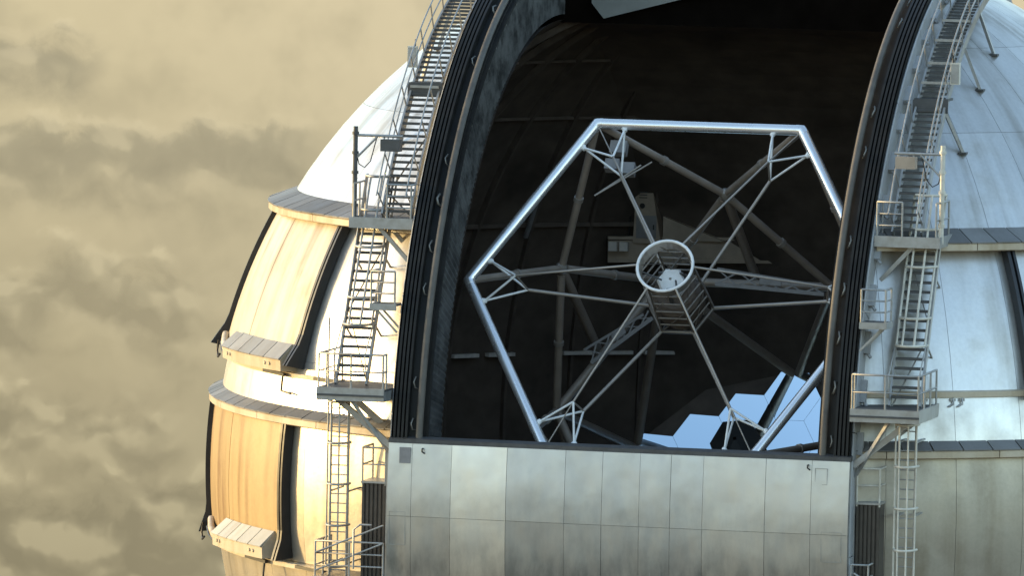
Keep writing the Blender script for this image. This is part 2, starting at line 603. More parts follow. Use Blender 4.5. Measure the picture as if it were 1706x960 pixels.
# ------------------------------------------------------------------ the dome
dome = empty('observatory_dome', (0, 0, -8))
props(dome, 'large white observatory dome with open slit, black arches and curved vent windows', 'dome')


def patch(phi0, phi1, el0, el1, r, th, nu=4, nv=4):
    mb = MB()
    vs_, fs = [], []
    for i in range(nv + 1):
        for j in range(nu + 1):
            vs_.append(sp(phi0 + (phi1 - phi0) * j / nu, el0 + (el1 - el0) * i / nv, r))
    for i in range(nv):
        for j in range(nu):
            a = i * (nu + 1) + j
            fs.append((a, a + 1, a + nu + 2, a + nu + 1))
    mb.add(vs_, fs, True)
    loop = [(0, j) for j in range(nu + 1)] + [(i, nu) for i in range(1, nv + 1)] + [(nv, j) for j in range(nu - 1, -1, -1)] + [(i, 0) for i in range(nv - 1, 0, -1)]
    top = [vs_[i * (nu + 1) + j] for i, j in loop]
    bot = [q * ((r - th) / r) for q in top]
    k = len(top)
    mb.add(top + bot, [(i, (i + 1) % k, k + (i + 1) % k, k + i) for i in range(k)])
    return mb


SLIT_OUT = 7.02


def clipped(mb, name, mat, parent, lim=SLIT_OUT):
    ss = [slit_s(q) for q in mb.v]
    done = []
    if min(ss) >= lim or max(ss) <= -lim:
        done.append(mb.build(name, mat, parent))
        return done
    for sg in (-1, 1):
        if max(q * sg for q in ss) > lim + 0.12:
            c = mb.bisect(sg, lim)
            if c.f:
                done.append(c.build(name, mat, parent))
    return done


def els(z):
    return math.degrees(math.asin(z / R))


bands = [els(-8.0), els(-5.0), els(-2.2), els(2.3), els(3.95), els(8.45), 42.6, 55.0, 68.0, 80.0]
GAP = 0.04
for i in range(len(bands) - 1):
    e0, e1 = bands[i], bands[i + 1]
    step = 7.5 if e0 < 60 else 15.0
    k = 0
    ph = -116.25
    while ph < 116.2:
        gap = GAP / math.cos(rad((e0 + e1) / 2))
        c = sp(ph + step / 2, (e0 + e1) / 2, R)
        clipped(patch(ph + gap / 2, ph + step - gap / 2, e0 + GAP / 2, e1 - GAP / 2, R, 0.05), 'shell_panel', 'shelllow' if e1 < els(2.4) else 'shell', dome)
        ph += step


def sphere_grid(r, phi0, phi1, el0, el1, nu, nv, smooth=True):
    mb = MB()
    vs_, fs = [], []
    for i in range(nv + 1):
        for j in range(nu + 1):
            vs_.append(sp(phi0 + (phi1 - phi0) * j / nu, el0 + (el1 - el0) * i / nv, r))
    for i in range(nv):
        for j in range(nu):
            a = i * (nu + 1) + j
            fs.append((a, a + 1, a + nu + 2, a + nu + 1))
    return mb.add(vs_, fs, smooth)


# dark backing seen in the joints, then the plain rear of the dome
for sg in (-1, 1):
    bk = sphere_grid(R - 0.04, -116, 116, -28, 86, 58, 28)
    bk.bisect(sg, SLIT_OUT - 0.05).build('shell_backing', 'back', dome)
    rr_ = sphere_grid(R - 0.01, 116.3, 243.7, -28, 88, 34, 28)
    rr_.bisect(sg, SLIT_OUT - 0.05).build('rear_shell', 'shell', dome)

# inner lining, open along the slit
def inner():
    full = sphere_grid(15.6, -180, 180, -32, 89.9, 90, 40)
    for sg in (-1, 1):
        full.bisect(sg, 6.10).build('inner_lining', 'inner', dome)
    mb = MB()
    fr = []
    for t in range(92, 212, 4):
        a = rad(t)
        fr.append(lambda x, y, a=a: P((14.15 + y) * math.cos(a), x, (14.15 + y) * math.sin(a)))
    mb.sweep(fr, [(-6.5, 0.0), (6.5, 0.0)], closed=False)
    mb.build('inner_lining', 'inner', dome)
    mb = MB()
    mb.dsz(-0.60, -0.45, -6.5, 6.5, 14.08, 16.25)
    mb.build('slit_end_wall', 'endshade', dome)
    mb = MB()
    fr = []
    for t in range(92, 212, 4):
        a = rad(t)
        fr.append(lambda x, y, a=a: P((16.3 + y) * math.cos(a), x, (16.3 + y) * math.sin(a)))
    mb.sweep(fr, [(-7.1, -0.1), (7.1, -0.1), (7.1, 0.0), (-7.1, 0.0)])
    mb.build('rear_slit_cover', 'shell', dome)
    # ribs on the inner side
    for k in range(-9, 10):
        if k == 0:
            continue
        ph = 180 + k * 9.0
        mb = MB()
        fr = []
        for e in range(-4, 79, 4):
            fr.append(lambda x, y, e=e, ph=ph: sp(ph, e, 15.58 - y) + rz(ph + 90, 1, 0) * x)
        mb.sweep(fr, [(-0.05, 0.0), (0.05, 0.0), (0.05, 0.22), (-0.05, 0.22)])
        mb.build('inner_rib', 'rib', dome)
    for z, hh in ((6.9, 0.14), (10.6, 0.10), (12.6, 0.08)):
        r0 = math.sqrt(15.58 ** 2 - z * z)
        mb = MB()
        fr = [(lambda x, y, a=a, r0=r0, z=z: rz(a, r0 - x, z + y)) for a in range(96, 266, 4)]
        mb.sweep(fr, [(0, -hh / 2), (0.2, -hh / 2), (0.2, hh / 2), (0, hh / 2)])
        mb.build('inner_ring_beam', 'rib', dome)
    z = 2.5
    r0 = math.sqrt(15.58 ** 2 - z * z)
    for k in range(30):
        a0 = 100 + k * 5.4
        if k in (6, 7, 13, 17, 18, 22):
            continue
        mb = MB()
        fr = [(lambda x, y, a=a0 + q * 1.3: rz(a, r0 - 0.05 - x, z + y)) for q in range(4)]
        mb.sweep(fr, [(0, -0.06), (0.25, -0.06), (0.25, 0.06), (0, 0.06)])
        mb.build('inner_pale_ledge', 'ringline', dome)
    # the floor of the dome
    mb = MB()
    n = 48
    mb.add([rz(j * 360 / n, 15.0, -6.0) for j in range(n)], [tuple(range(n))])
    mb.build('dome_floor', 'inner', dome)
    # round wall that carries the dome
    mb = MB()
    fr = [(lambda x, y, a=a: rz(a, x, y)) for a in range(0, 361, 6)]
    mb.sweep(fr, [(15.2, -22.5), (15.6, -22.5), (15.6, -7.2), (15.2, -7.2)], caps=False)
    mb.build('drum_wall', 'concrete', dome)


inner()

# ---- cornices (the two ledges that run round the dome)
def cornice(z_in, r_in, r_lip, z_lip, z_bot):
    c = empty('cornice', rz(-60, r_lip, z_bot), dome)
    for sg in (-1, 1):
        # fascia in lengths of 12 degrees
        lengths = [(26.0 + 12 * k, 26.0 + 12 * (k + 1)) for k in range(8)]
        lengths.insert(0, (16.0, 26.0))
        for p0, p1 in lengths:
            mb = MB()
            fr = [(lambda x, y, a=sg * (p0 + 0.05 + (p1 - p0 - 0.1) * q / 6): rz(a, x, y)) for q in range(7)]
            mb.sweep(fr, [(r_in - 0.1, z_bot - 0.02), (r_lip - 0.06, z_bot), (r_lip, z_bot + 0.03), (r_lip, z_lip - 0.03), (r_lip - 0.03, z_lip), (r_in - 0.1, z_lip - 0.03)])
            clipped(mb, 'fascia', 'fascia', c, 7.12)
        ph = 18.0
        while ph < 118:
            mb = MB()
            fr = [(lambda x, y, a=sg * (ph + 0.07 + 3.06 * q / 3): rz(a, x, y)) for q in range(4)]
            j = random.uniform(-0.012, 0.012)
            mb.sweep(fr, [(r_in - 0.06, z_in), (r_lip + 0.03, z_lip + 0.01 + j), (r_lip + 0.03, z_lip + 0.045 + j), (r_in - 0.06, z_in + 0.04)])
            clipped(mb, 'ledge_panel', 'ledge', c, 7.12)
            ph += 3.2


cornice(2.52, 16.82, 17.24, 2.27, 2.03)
cornice(8.72, 14.62, 15.46, 8.36, 8.12)


# ---- curved ventilation windows between black rails
def vent_window(p0, p1, ztop, zbot, box0, box1, leaf, hood=True, lid='lid'):
    w = empty('ventilation_window', sp((p0 + p1) / 2, els(zbot), R), dome)
    et, eb = els(ztop), els(zbot)
    # the sheets of the window leaf
    n = 2
    for k in range(n):
        a0 = p0 + (p1 - p0) * k / n
        a1 = p0 + (p1 - p0) * (k + 1) / n
        patch(min(a0, a1) + 0.08, max(a0, a1) - 0.08, eb, et, R + 0.17, 0.20, 6, 8).build('window_leaf', leaf, w)
    for ph in (p0, p1):
        mb = MB()
        fr = []
        N = 14
        for q in range(N + 1):
            t = q / N
            e = eb - 1.2 + (et - eb + 1.2) * t
            flare = max(0.0, 1.0 - t / 0.17)
            out_ = 0.30 + 0.32 * flare
            fr.append(lambda x, y, e=e, ph=ph, o=out_: sp(ph, e, R + 0.02 + y * o) + rz(ph + 90, 1, 0) * x)
        mb.sweep(fr, [(-0.14, 0), (0.14, 0), (0.14, 1.0), (0.05, 1.0), (0.05, 0.70), (-0.03, 0.70), (-0.03, 1.0), (-0.14, 1.0)])
        mb.build('guide_rail', 'black', w)
    # sill box under the leaf: sloping lid sheets and an upright front
    lo, hi = min(box0, box1), max(box0, box1)
    rb = math.sqrt(R * R - zbot * zbot)
    if not hood:
        mb = MB()
        fr = [(lambda x, y, a=23.0 + 52.0 * q / 20: rz(a, x, y)) for q in range(21)]
        mb.sweep(fr, [(rb - 0.05, zbot - 0.22), (rb + 0.16, zbot - 0.22), (rb + 0.16, zbot - 0.06), (rb - 0.05, zbot - 0.02)])
        mb.build('sill_ledge', 'fascia', w)
        for a in (30.5, 33.6, 34.6):
            mb = MB()
            mb.tube([rz(a, rb + 0.12, zbot - 0.25), rz(a, rb + 0.18, zbot - 0.42), rz(a - 0.5, rb + 0.17, zbot - 0.5)], 0.03, 6)
            mb.bar(rz(a - 0.3, rb + 0.1, zbot - 0.30), rz(a + 0.3, rb + 0.1, zbot - 0.30), 0.08, 0.08)
            mb.build('latch_hook', 'galv', w)
        return
    mb = MB()
    fr = [(lambda x, y, a=lo + (hi - lo) * q / 8: rz(a, x, y)) for q in range(9)]
    mb.sweep(fr, [(rb - 0.3, zbot - 0.42), (rb + 0.66, zbot - 0.42), (rb + 0.68, zbot - 0.06), (rb + 0.26, zbot + 0.36), (rb - 0.3, zbot + 0.36)])
    sb = mb.build('sill_box', 'fascia', w)
    k = 5
    for q in range(k):
        a0 = lo + (hi - lo) * q / k + 0.1
        a1 = lo + (hi - lo) * (q + 1) / k - 0.1
        mb = MB()
        fr = [(lambda x, y, a=a0 + (a1 - a0) * t / 2: rz(a, x, y)) for t in range(3)]
        mb.sweep(fr, [(rb + 0.22, zbot + 0.37), (rb + 0.72, zbot - 0.07), (rb + 0.74, zbot - 0.03), (rb + 0.24, zbot + 0.42)])
        mb.build('lid_sheet', lid, w)
    for q in (0.14, 0.2, 0.8, 0.86):
        a = lo + (hi - lo) * q
        mb = MB()
        mb.tube([rz(a, rb + 0.64, zbot - 0.22), rz(a, rb + 0.71, zbot - 0.22)], 0.055, 8)
        mb.build('bolt', 'fascia', w)
    # curved arm from the hood to the far rail, with its hanging loop
    mb = MB()
    mb.tube([rz(lo + 0.5, rb + 0.45, zbot - 0.25), rz(lo - 3.0, rb + 0.42, zbot - 0.22), rz(lo - 6.5, rb + 0.34, zbot - 0.10), rz(lo - 9.5, rb + 0.25, zbot + 0.10)], 0.11, 8)
    mb.build('hood_arm', 'fascia', w)
    mb = MB()
    mb.tube([rz(p1 + 1.0, rb + 0.45, zbot - 0.10), rz(p1 + 0.6, rb + 0.5, zbot - 0.45), rz(p1 + 1.8, rb + 0.48, zbot - 0.62), rz(p1 + 3.4, rb + 0.45, zbot - 0.50)], 0.04, 6)
    mb.tube([rz(lo - 1.0, rb + 0.5, zbot - 0.38), rz(lo - 5.5, rb + 0.45, zbot - 0.30), rz(lo - 8.5, rb + 0.4, zbot - 0.12)], 0.035, 6)
    mb.build('hose', 'black', w)
    # drip bar, rod and hooks below
    mb = MB()
    fr = [(lambda x, y, a=lo - 5 + (hi - lo + 24) * q / 14: rz(a, x, y)) for q in range(15)]
    mb.sweep(fr, [(rb, zbot - 0.62), (rb + 0.22, zbot - 0.62), (rb + 0.22, zbot - 0.48), (rb, zbot - 0.48)])
    mb.build('drip_bar', 'fascia', w)
    for a in (hi - 6.0, hi + 5.0):
        mb = MB()
        mb.bar(rz(a, rb + 0.35, zbot - 0.52), rz(a + 5.0, rb + 0.35, zbot - 0.55), 0.10, 0.10)
        mb.tube([rz(a + 4.6, rb + 0.35, zbot - 0.55), rz(a + 4.6, rb + 0.4, zbot - 1.05), rz(a + 6.6, rb + 0.38, zbot - 1.1)], 0.035, 6)
        mb.build('latch_hook', 'black', w)


P_IN, P_OUT = 44.2, 73.6
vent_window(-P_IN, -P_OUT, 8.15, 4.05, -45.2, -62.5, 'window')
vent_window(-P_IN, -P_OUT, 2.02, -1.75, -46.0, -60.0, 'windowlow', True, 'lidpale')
vent_window(42.6, 73.0, 8.15, 4.05, 43.6, 64.0, 'shell', False)
# a thin sill and cable under the right-hand windows comes from the same builder; the lower right leaf is shut flush


# ---- the two arches that edge the slit
def arch(sg):
    a = empty('slit_arch', P(16.0, sg * 6.6, -4.0), dome)
    T0, T1, ST = -16.0, 206.0, 2.0

    def frames(t0, t1, st):
        n = max(1, int(round((t1 - t0) / st)))
        fr = []
        for q in range(n + 1):
            t = rad(t0 + (t1 - t0) * q / n)
            fr.append(lambda x, y, t=t: P(y * math.cos(t), sg * x, y * math.sin(t)))
        return fr

    # outer beam with its grooves
    prof = [(6.56, 14.3), (6.56, 16.50)]
    x = 6.56
    for q in range(4):
        prof += [(x, 16.60), (x + 0.07, 16.60), (x + 0.07, 16.45), (x + 0.122, 16.45)]
        x += 0.122
    prof += [(7.05, 16.60), (7.05, 14.3)]
    MB().sweep(frames(T0, T1, ST), prof).build('arch_beam', 'archblack', a)
    MB().sweep(frames(T0, T1, ST), [(6.12, 14.4), (6.12, 16.30), (6.56, 16.34), (6.56, 14.4)]).build('arch_web', 'archblack', a)
    MB().sweep(frames(T0, T1, ST), [(6.21 + 0.11 * math.cos(i * math.pi / 4), 16.50 + 0.11 * math.sin(i * math.pi / 4)) for i in range(8)], smooth=True).build('edge_pipe', 'pipe', a)
    # outer side plates
    t = T0
    while t < T1 - 1:
        MB().sweep(frames(t + 0.05, t + 12.95, 2.2), [(7.06, 15.0), (7.06, 16.44), (7.10, 16.47), (7.13, 16.44), (7.13, 15.0)]).build('side_plate', 'sideplate', a)
        t += 13.0
    # corrugated lining sheets on the inner face
    t = T0
    while t < T1 - 1:
        mb = MB()
        N = 10
        vs_, fs = [], []
        for q in range(N + 1):
            tt = rad(t + 0.03 + 3.94 * q / N)
            o = 6.10 - (0.035 if q % 2 else 0.0)
            for y in (14.34, 15.2, 16.18):
                vs_.append(P(y * math.cos(tt), sg * o, y * math.sin(tt)))
        for q in range(N):
            for y in range(2):
                i = q * 3 + y
                fs.append((i, i + 1, i + 4, i + 3))
        mb.add(vs_, fs)
        mb.build('lining_sheet', 'lining', a)
        t += 4.0
    MB().sweep(frames(T0, T1, ST), [(6.0, 16.14), (6.0, 16.24), (6.12, 16.24), (6.12, 16.14)]).build('lining_trim', 'archblack', a)
    # bright clips along the beam, bolts along the trim
    t = 9.0
    while t < 80:
        u = rad(t)
        mb = MB()
        er = D * math.cos(u) + Z * math.sin(u)
        et = -D * math.sin(u) + Z * math.cos(u)
        base = P(16.36 * math.cos(u), sg * 6.43, 16.36 * math.sin(u))
        mb.tube([base - et * 0.17 - S * sg * 0.05, base - et * 0.17 + er * 0.13, base + er * 0.16 + S * sg * 0.05, base + et * 0.17 + er * 0.12, base + et * 0.17 + S * sg * 0.03], random.uniform(0.020, 0.036), 6)
        if random.random() < 0.8:
            mb.build('clip', 'clip', a)
        if sg > 0:
            mb = MB()
            b2 = P(15.95 * math.cos(u), sg * 7.13, 15.95 * math.sin(u))
            mb.box(b2 + S * 0.09, er * 0.10, et * 0.34, S * 0.09)
            mb.tube([b2 + S * 0.1 - et * 0.3, b2 + S * 0.22 - et * 0.45], 0.05, 6)
            mb.build('side_clamp', 'sideplate', a)
        t += 5.1 + random.uniform(-0.7, 0.7)
    t = 8.0
    while t < 84:
        u = rad(t)
        mb = MB()
        er = D * math.cos(u) + Z * math.sin(u)
        mb.tube([P(16.06 * math.cos(u), sg * 6.08, 16.06 * math.sin(u)), P(16.06 * math.cos(u), sg * 6.02, 16.06 * math.sin(u))], 0.035, 6)
        mb.build('lining_bolt', 'clip', a)
        t += 3.4 + random.uniform(-0.6, 1.6)
    return a


arch(-1)
arch(1)

# pale wind deflector at the top end of the slit
wd = MB()
pts = [(-5.15, 14.72), (-4.75, 14.24), (-2.3, 14.90), (1.4, 15.5), (1.4, 16.4), (-5.15, 16.4)]
n = len(pts)
wd.add([P(-0.2, s, z) for s, z in pts] + [P(-0.42, s, z) for s, z in pts],
       [tuple(range(n)), tuple(range(2 * n - 1, n - 1, -1))] + [(i, n + i, n + (i + 1) % n, (i + 1) % n) for i in range(n)])
wd.build('wind_deflector', 'deflector', dome)

# ------------------------------------------------------------------ lower shutter
shutter = empty('lower_shutter', P(16.5, 0, -6.0))
props(shutter, 'broad silver aluminium sheet shutter closing the foot of the dome slit', 'shutter')


def shutter_build():
    cols_ = [-7.08, -6.33, -5.1, -3.38, -1.57, -0.42, 0.73, 1.68, 2.67, 4.57, 5.96, 7.10]
    mats = ['shutmid', 'shutmid', 'shutwarm', 'shut', 'shut', 'shut', 'shut', 'shut', 'shutmid', 'shutmid', 'shutmid']
    rows = [2.02, -0.18, -2.40, -4.6]

    def surf(s, z):
        return math.sqrt(16.80 ** 2 - z * z) - 0.0015 * s * s

    for i in range(len(cols_) - 1):
        for j in range(len(rows) - 1):
            s0, s1 = cols_[i] + 0.005, cols_[i + 1] - 0.005
            z1, z0 = rows[j] - 0.005, rows[j + 1] + 0.005
            amp = random.uniform(-0.016, 0.016) * (2.2 if i < 3 else 1.0)
            px, py = random.uniform(0, 6), random.uniform(0, 6)
            jj = random.uniform(0, 0.012)
            nu, nv = 10, 12
            vs_, fs = [], []
            for b_ in range(nv + 1):
                for a_ in range(nu + 1):
                    u, v = a_ / nu, b_ / nv
                    s, z = s0 + (s1 - s0) * u, z0 + (z1 - z0) * v
                    env = math.sin(math.pi * u) * math.sin(math.pi * v)
                    w = amp * env * (1 + 0.8 * math.sin(px + 5 * u + 3 * v)) + 0.006 * env * math.sin(py + 7 * v - 4 * u)
                    vs_.append(P(surf(s, z) + w + jj, s, z))
            for b_ in range(nv):
                for a_ in range(nu):
                    k = b_ * (nu + 1) + a_
                    fs.append((k, k + 1, k + nu + 2, k + nu + 1))
            mb = MB()
            mb.add(vs_, fs, True)
            loop = [a_ for a_ in range(nu + 1)] + [b_ * (nu + 1) + nu for b_ in range(1, nv + 1)] + [nv * (nu + 1) + a_ for a_ in range(nu - 1, -1, -1)] + [b_ * (nu + 1) for b_ in range(nv - 1, 0, -1)]
            top = [vs_[q] for q in loop]
            k = len(top)
            mb.add(top + [q - D * 0.05 for q in top], [(q, (q + 1) % k, k + (q + 1) % k, k + q) for q in range(k)])
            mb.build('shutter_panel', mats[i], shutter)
    # the carrying frame behind the sheets
    mb = MB()
    fr = [(lambda x, y, s=-7.08 + 14.18 * q / 8: P(surf(s, y) - 0.06 - x, s, y)) for q in range(9)]
    mb.sweep(fr, [(0, -4.6), (0, -2.4), (0, -0.2), (0, 2.0), (0.30, 2.0), (0.30, -0.2), (0.30, -2.4), (0.30, -4.6)])
    mb.build('frame', 'galv', shutter)
    mb = MB()
    fr = [(lambda x, y, s=-7.10 + 14.22 * q / 8: P(surf(s, 2.0) - x, s, y)) for q in range(9)]
    mb.sweep(fr, [(0.02, 2.02), (0.40, 2.02), (0.40, 2.20), (0.02, 2.14)])
    mb.build('top_rail', 'galvdark', shutter)
    # small fittings on the face
    for s, z, w, h, mt in ((-6.55, 1.66, 0.17, 0.24, 'galvdark'),):
        mb = MB()
        mb.dsz(surf(s, z) + 0.005, surf(s, z) + 0.05, s - w, s + w, z - h, z + h)
        mb.build('inspection_plate', 'panelgrey', shutter)
    for s, z in ((-6.0, 1.88), (5.85, 1.88)):
        mb = MB()
        q = P(surf(s, z), s, z)
        mb.tube([q, q + D * 0.12, q + D * 0.14 - Z * 0.08, q + D * 0.05 - Z * 0.14 + S * 0.05], 0.024, 6)
        mb.build('lifting_eye', 'black', shutter)
    for s, z, w, h in ((6.25, 1.55, 0.18, 0.24), (-6.75, -0.55, 0.25, 0.5), (6.6, -0.55, 0.3, 0.45), (1.25, -1.55, 0.16, 0.22)):
        mb = MB()
        c = surf(s, z) + 0.012
        for (a0, a1, b0, b1) in ((s - w, s + w, z + h - 0.006, z + h + 0.006), (s - w, s + w, z - h - 0.006, z - h + 0.006), (s - w - 0.006, s - w + 0.006, z - h, z + h), (s + w - 0.006, s + w + 0.006, z - h, z + h)):
            mb.dsz(c - 0.01, c + 0.006, a0, a1, b0, b1)
        mb.build('hatch_outline', 'galv', shutter)


shutter_build()

# ------------------------------------------------------------------ telescope
TEL_EL, TEL_AZ = rad(31.54), rad(14.41)
T = Vector((-math.sin(TEL_AZ) * math.cos(TEL_EL), -math.cos(TEL_AZ) * math.cos(TEL_EL), math.sin(TEL_EL)))
TR = Vector((math.cos(TEL_AZ), -math.sin(TEL_AZ), 0))
TU = TR.cross(T)
if TU.z < 0:
    TU = -TU
P0 = Vector((0, 0, -0.26)) + T * 13.09
SIDE = 6.47
tel = empty('telescope', P0 - T * 15.5)
props(tel, 'large telescope with hexagonal silver front ring inside the dark dome slit', 'telescope')


def tp(rho, ang, ax):
    return P0 + (TR * math.cos(rad(ang)) + TU * math.sin(rad(ang))) * rho + T * ax


def telescope():
    VA = [180, 120, 60, 0, -60, -120]
    V_ = [tp(SIDE, a, 0) for a in VA]
    ring = empty('hexagonal_ring', P0, tel)
    for k in range(6):
        MB().tube([V_[k], V_[(k + 1) % 6]], 0.165, 16).build('ring_tube', 'tube', ring)
        mb = MB()
        bm_pts = []
        q = V_[k]
        t1 = (V_[(k + 1) % 6] - q).normalized()
        t0 = (V_[k - 1] - q).normalized()
        mb.tube([q + t0 * 0.18, q, q + t1 * 0.18], 0.175, 16)
        mb.build('corner_joint', 'tube', ring)
    apothem = SIDE * math.cos(rad(30))
    Mn = [tp(apothem * 1.0, a - 30, -4.4) for a in VA]
    Un = [tp(SIDE * 0.85, a, -8.8) for a in VA]
    truss = empty('truss', P0 - T * 5, tel)
    for k in range(6):
        k2 = (k + 1) % 6
        # keep the tubes clear of the corner joints
        for a, b_, r_ in ((V_[k], Mn[k], 0.12), (V_[k2], Mn[k], 0.12), (Mn[k], Un[k], 0.125), (Mn[k], Un[k2], 0.125)):
            t = (b_ - a).normalized()
            MB().tube([a + t * 0.25, b_], r_, 12).build('truss_tube', 'truss', truss)
            c_ = a.lerp(b_, 0.52)
            MB().tube([c_ - t * 0.07, c_ + t * 0.07], r_ * 1.28, 12).build('flange', 'spider', truss)
        MB().tube([Mn[k], tp(apothem * 0.98, VA[k] - 30, -10.2)], 0.15, 12).build('truss_tube', 'truss', truss)
        q = Mn[k]
        mb = MB()
        mb.tube([q - T * 0.22, q - T * 0.1, q + T * 0.1, q + T * 0.22], [0.08, 0.19, 0.19, 0.08], 10)
        mb.build('node_joint', 'spider', truss)
        MB().tube([Un[k], Un[k2]], 0.14, 10).build('rear_ring_tube', 'truss', truss)
    # spider: pairs of nodes held off the ring near each corner, thin vanes to the cage
    spid = empty('spider', P0, tel)
    FR, BK = 1.45, -1.25
    for k in range(6):
        a = VA[k]
        n1, n2 = tp(SIDE * 0.755, a, 0.45), tp(SIDE * 0.725, a, -0.5)
        q = V_[k]
        att = [q + (V_[(k + 1) % 6] - q).normalized() * 0.82, q + (V_[k - 1] - q).normalized() * 0.82]
        c_in = [(P0 - w).normalized() * 0.2 for w in att]
        for w, ci in zip(att, c_in):
            foot = w + ci
            for nn in (n1, n2):
                MB().tube([foot, nn], 0.036, 8).build('strut', 'ring', spid)
            MB().tube([w + ci * 0.6, foot + ci * 0.35], [0.10, 0.07], 8).build('foot', 'ring', spid)
        MB().tube([q + (P0 - q).normalized() * 0.15, n1], 0.022, 6).build('tie_rod', 'spider', spid)
        MB().tube([n1 - T * 0.02, n2 + T * 0.02], 0.03, 6).build('strut', 'spider', spid)
        MB().tube([n1, tp(0.88, a, FR)], 0.036, 8).build('vane', 'spider', spid)
        MB().tube([n2, tp(0.95, a, BK)], 0.055, 8).build('vane', 'spider', spid)
    # secondary mirror cage
    cage = empty('secondary_cage', P0, tel)
    MB().tube([tp(0.86, q * 12, FR) for q in range(30)], 0.048, 10, closed=True).build('front_ring', 'ring', cage)
    mb = MB()
    fr = [(lambda x, y, q=q: tp(x, q * 12, FR + y)) for q in range(31)]
    mb.sweep(fr, [(0.80, -0.42), (0.83, -0.42), (0.84, 0.0), (0.81, 0.0)], caps=False)
    mb.build('front_ring_band', 'drumsteel', cage)
    mb = MB()
    fr = [(lambda x, y, q=q: tp(x, q * 30, y)) for q in range(13)]
    mb.sweep(fr, [(0.05, -0.15), (0.62, -0.2), (0.78, -0.45), (0.78, -1.15), (0.05, -1.2)], caps=False)
    mb.build('cage_core', 'inner', cage)
    for ax, rho, rr in ((0.9, 0.89, 0.03), (0.45, 0.92, 0.030), (0.0, 0.95, 0.030), (-0.4, 0.97, 0.03), (-0.8, 0.98, 0.03), (-1.25, 1.0, 0.055)):
        for k in range(6):
            MB().tube([tp(rho, VA[k], ax), tp(rho, VA[k] - 60, ax)], rr, 8).build('cage_bar', 'cagebar', cage)
    for k in range(6):
        MB().tube([tp(0.86, VA[k], FR), tp(1.0, VA[k], -1.25)], 0.035, 8).build('cage_bar', 'cagebar', cage)
        MB().tube([tp(0.86, VA[k], FR), tp(0.95, VA[k] - 60, 0.0)], 0.018, 6).build('cage_brace', 'cagebar', cage)
        MB().tube([tp(0.95, VA[k], 0.0), tp(1.0, VA[k] - 60, -1.25)], 0.018, 6).build('cage_brace', 'cagebar', cage)
        MB().tube([tp(1.0, VA[k], -1.25), tp(0.55, VA[k] - 30, -1.75)], 0.045, 8).build('cage_bar', 'cagebar', cage)
    # the mirror drive seen inside the cage
    mb = MB()
    fr = [(lambda x, y, q=q: tp(x, q * 60, y)) for q in range(7)]
    mb.sweep(fr, [(0.05, 0.62), (0.40, 0.56), (0.46, 0.45), (0.46, 0.2), (0.06, 0.2)], caps=False)
    mb.build('mirror_drive', 'ring', cage)
    for q in range(3):
        MB().tube([tp(0.25, 90 + q * 120, 0.75), tp(0.80, 60 + q * 120, 1.0)], 0.03, 6).build('drive_link', 'galvdark', cage)
        MB().bar(tp(0.38, 30 + q * 120, 0.66), tp(0.48, 30 + q * 120, -0.1), 0.12, 0.05).build('drive_link', 'galvdark', cage)
    mb = MB()
    fr = [(lambda x, y, q=q: tp(x, q * 15, y)) for q in range(25)]
    mb.sweep(fr, [(0.02, -1.78), (0.58, -1.74), (0.60, -1.62), (0.02, -1.6)], caps=False, smooth=False)
    mb.build('secondary_mirror', 'inner', cage)
    # cluster of boxes behind the upper-left corner of the ring
    box = empty('electronics_rack', tp(SIDE * 0.86, 120, -0.9), tel)
    for (dr, da, ax, hw) in ((0.90, 117, -0.8, 0.26), (0.84, 121, -0.95, 0.22), (0.80, 117, -1.1, 0.24)):
        c = tp(SIDE * dr, da, ax)
        MB().box(c, TR * hw, TU * (hw * 0.8), T * 0.15).build('rack_box', 'panelgrey', box)
    for da in (108, 112):
        MB().tube([tp(SIDE * 0.78, da, -0.9), tp(SIDE * 0.74, 132, -0.9)], 0.03, 6).build('rack_rail', 'spider', box)
    # work platforms of lattice on the rear truss
    def lattice(a, b_, upv, hgt, name):
        e = empty(name, a, tel)
        a, b_ = Vector(a), Vector(b_)
        MB().bar(a, b_, 0.12, 0.12).build('chord', 'panelgrey', e)
        MB().bar(a + upv * hgt, b_.lerp(a, 0.08) + upv * hgt * 0.55, 0.08, 0.08).build('chord', 'panelgrey', e)
        n_ = 5
        for q in range(n_):
            x0, x1 = a.lerp(b_, q / n_), a.lerp(b_, (q + 1) / n_)
            MB().bar(x0, x1 + upv * hgt * (1 - 0.45 * (q + 1) / n_), 0.05, 0.05).build('lattice_bar', 'panelgrey', e)
            MB().bar(x0 + upv * hgt * (1 - 0.45 * q / n_), x1, 0.04, 0.04).build('lattice_bar', 'panelgrey', e)
            if q in (2,):
                MB().hexa([x0 + upv * 0.1, x1 + upv * 0.1, x1 + upv * 0.1 + T * 0.05, x0 + upv * 0.1 + T * 0.05,
                           x0 + upv * (hgt * 0.65), x1 + upv * (hgt * 0.6), x1 + upv * (hgt * 0.6) + T * 0.05, x0 + upv * (hgt * 0.65) + T * 0.05]).build('cover_sheet', 'panelgrey', e)
    lattice(P(3.0, -0.2, 6.15), P(3.0, 3.3, 5.95), Z + S * 0.1, 0.48, 'lattice_girder')
    lattice(P(3.0, -4.15, 3.5), P(3.0, -2.2, 5.0), Z * 0.8 - S * 0.5, 0.5, 'lattice_girder')
    # primary mirror of 36 hexagonal pieces, concave, and the cell that carries it
    AX = -17.2
    prim = empty('primary_mirror', tp(0, 0, AX), tel)
    FOC = 17.0
    seg = 0.9365
    cs = []
    for q in range(-3, 4):
        for r2 in range(-3, 4):
            if abs(q + r2) <= 3 and (q, r2) != (0, 0):
                cs.append((seg * 1.5 * r2, seg * math.sqrt(3) * (q + r2 / 2)))
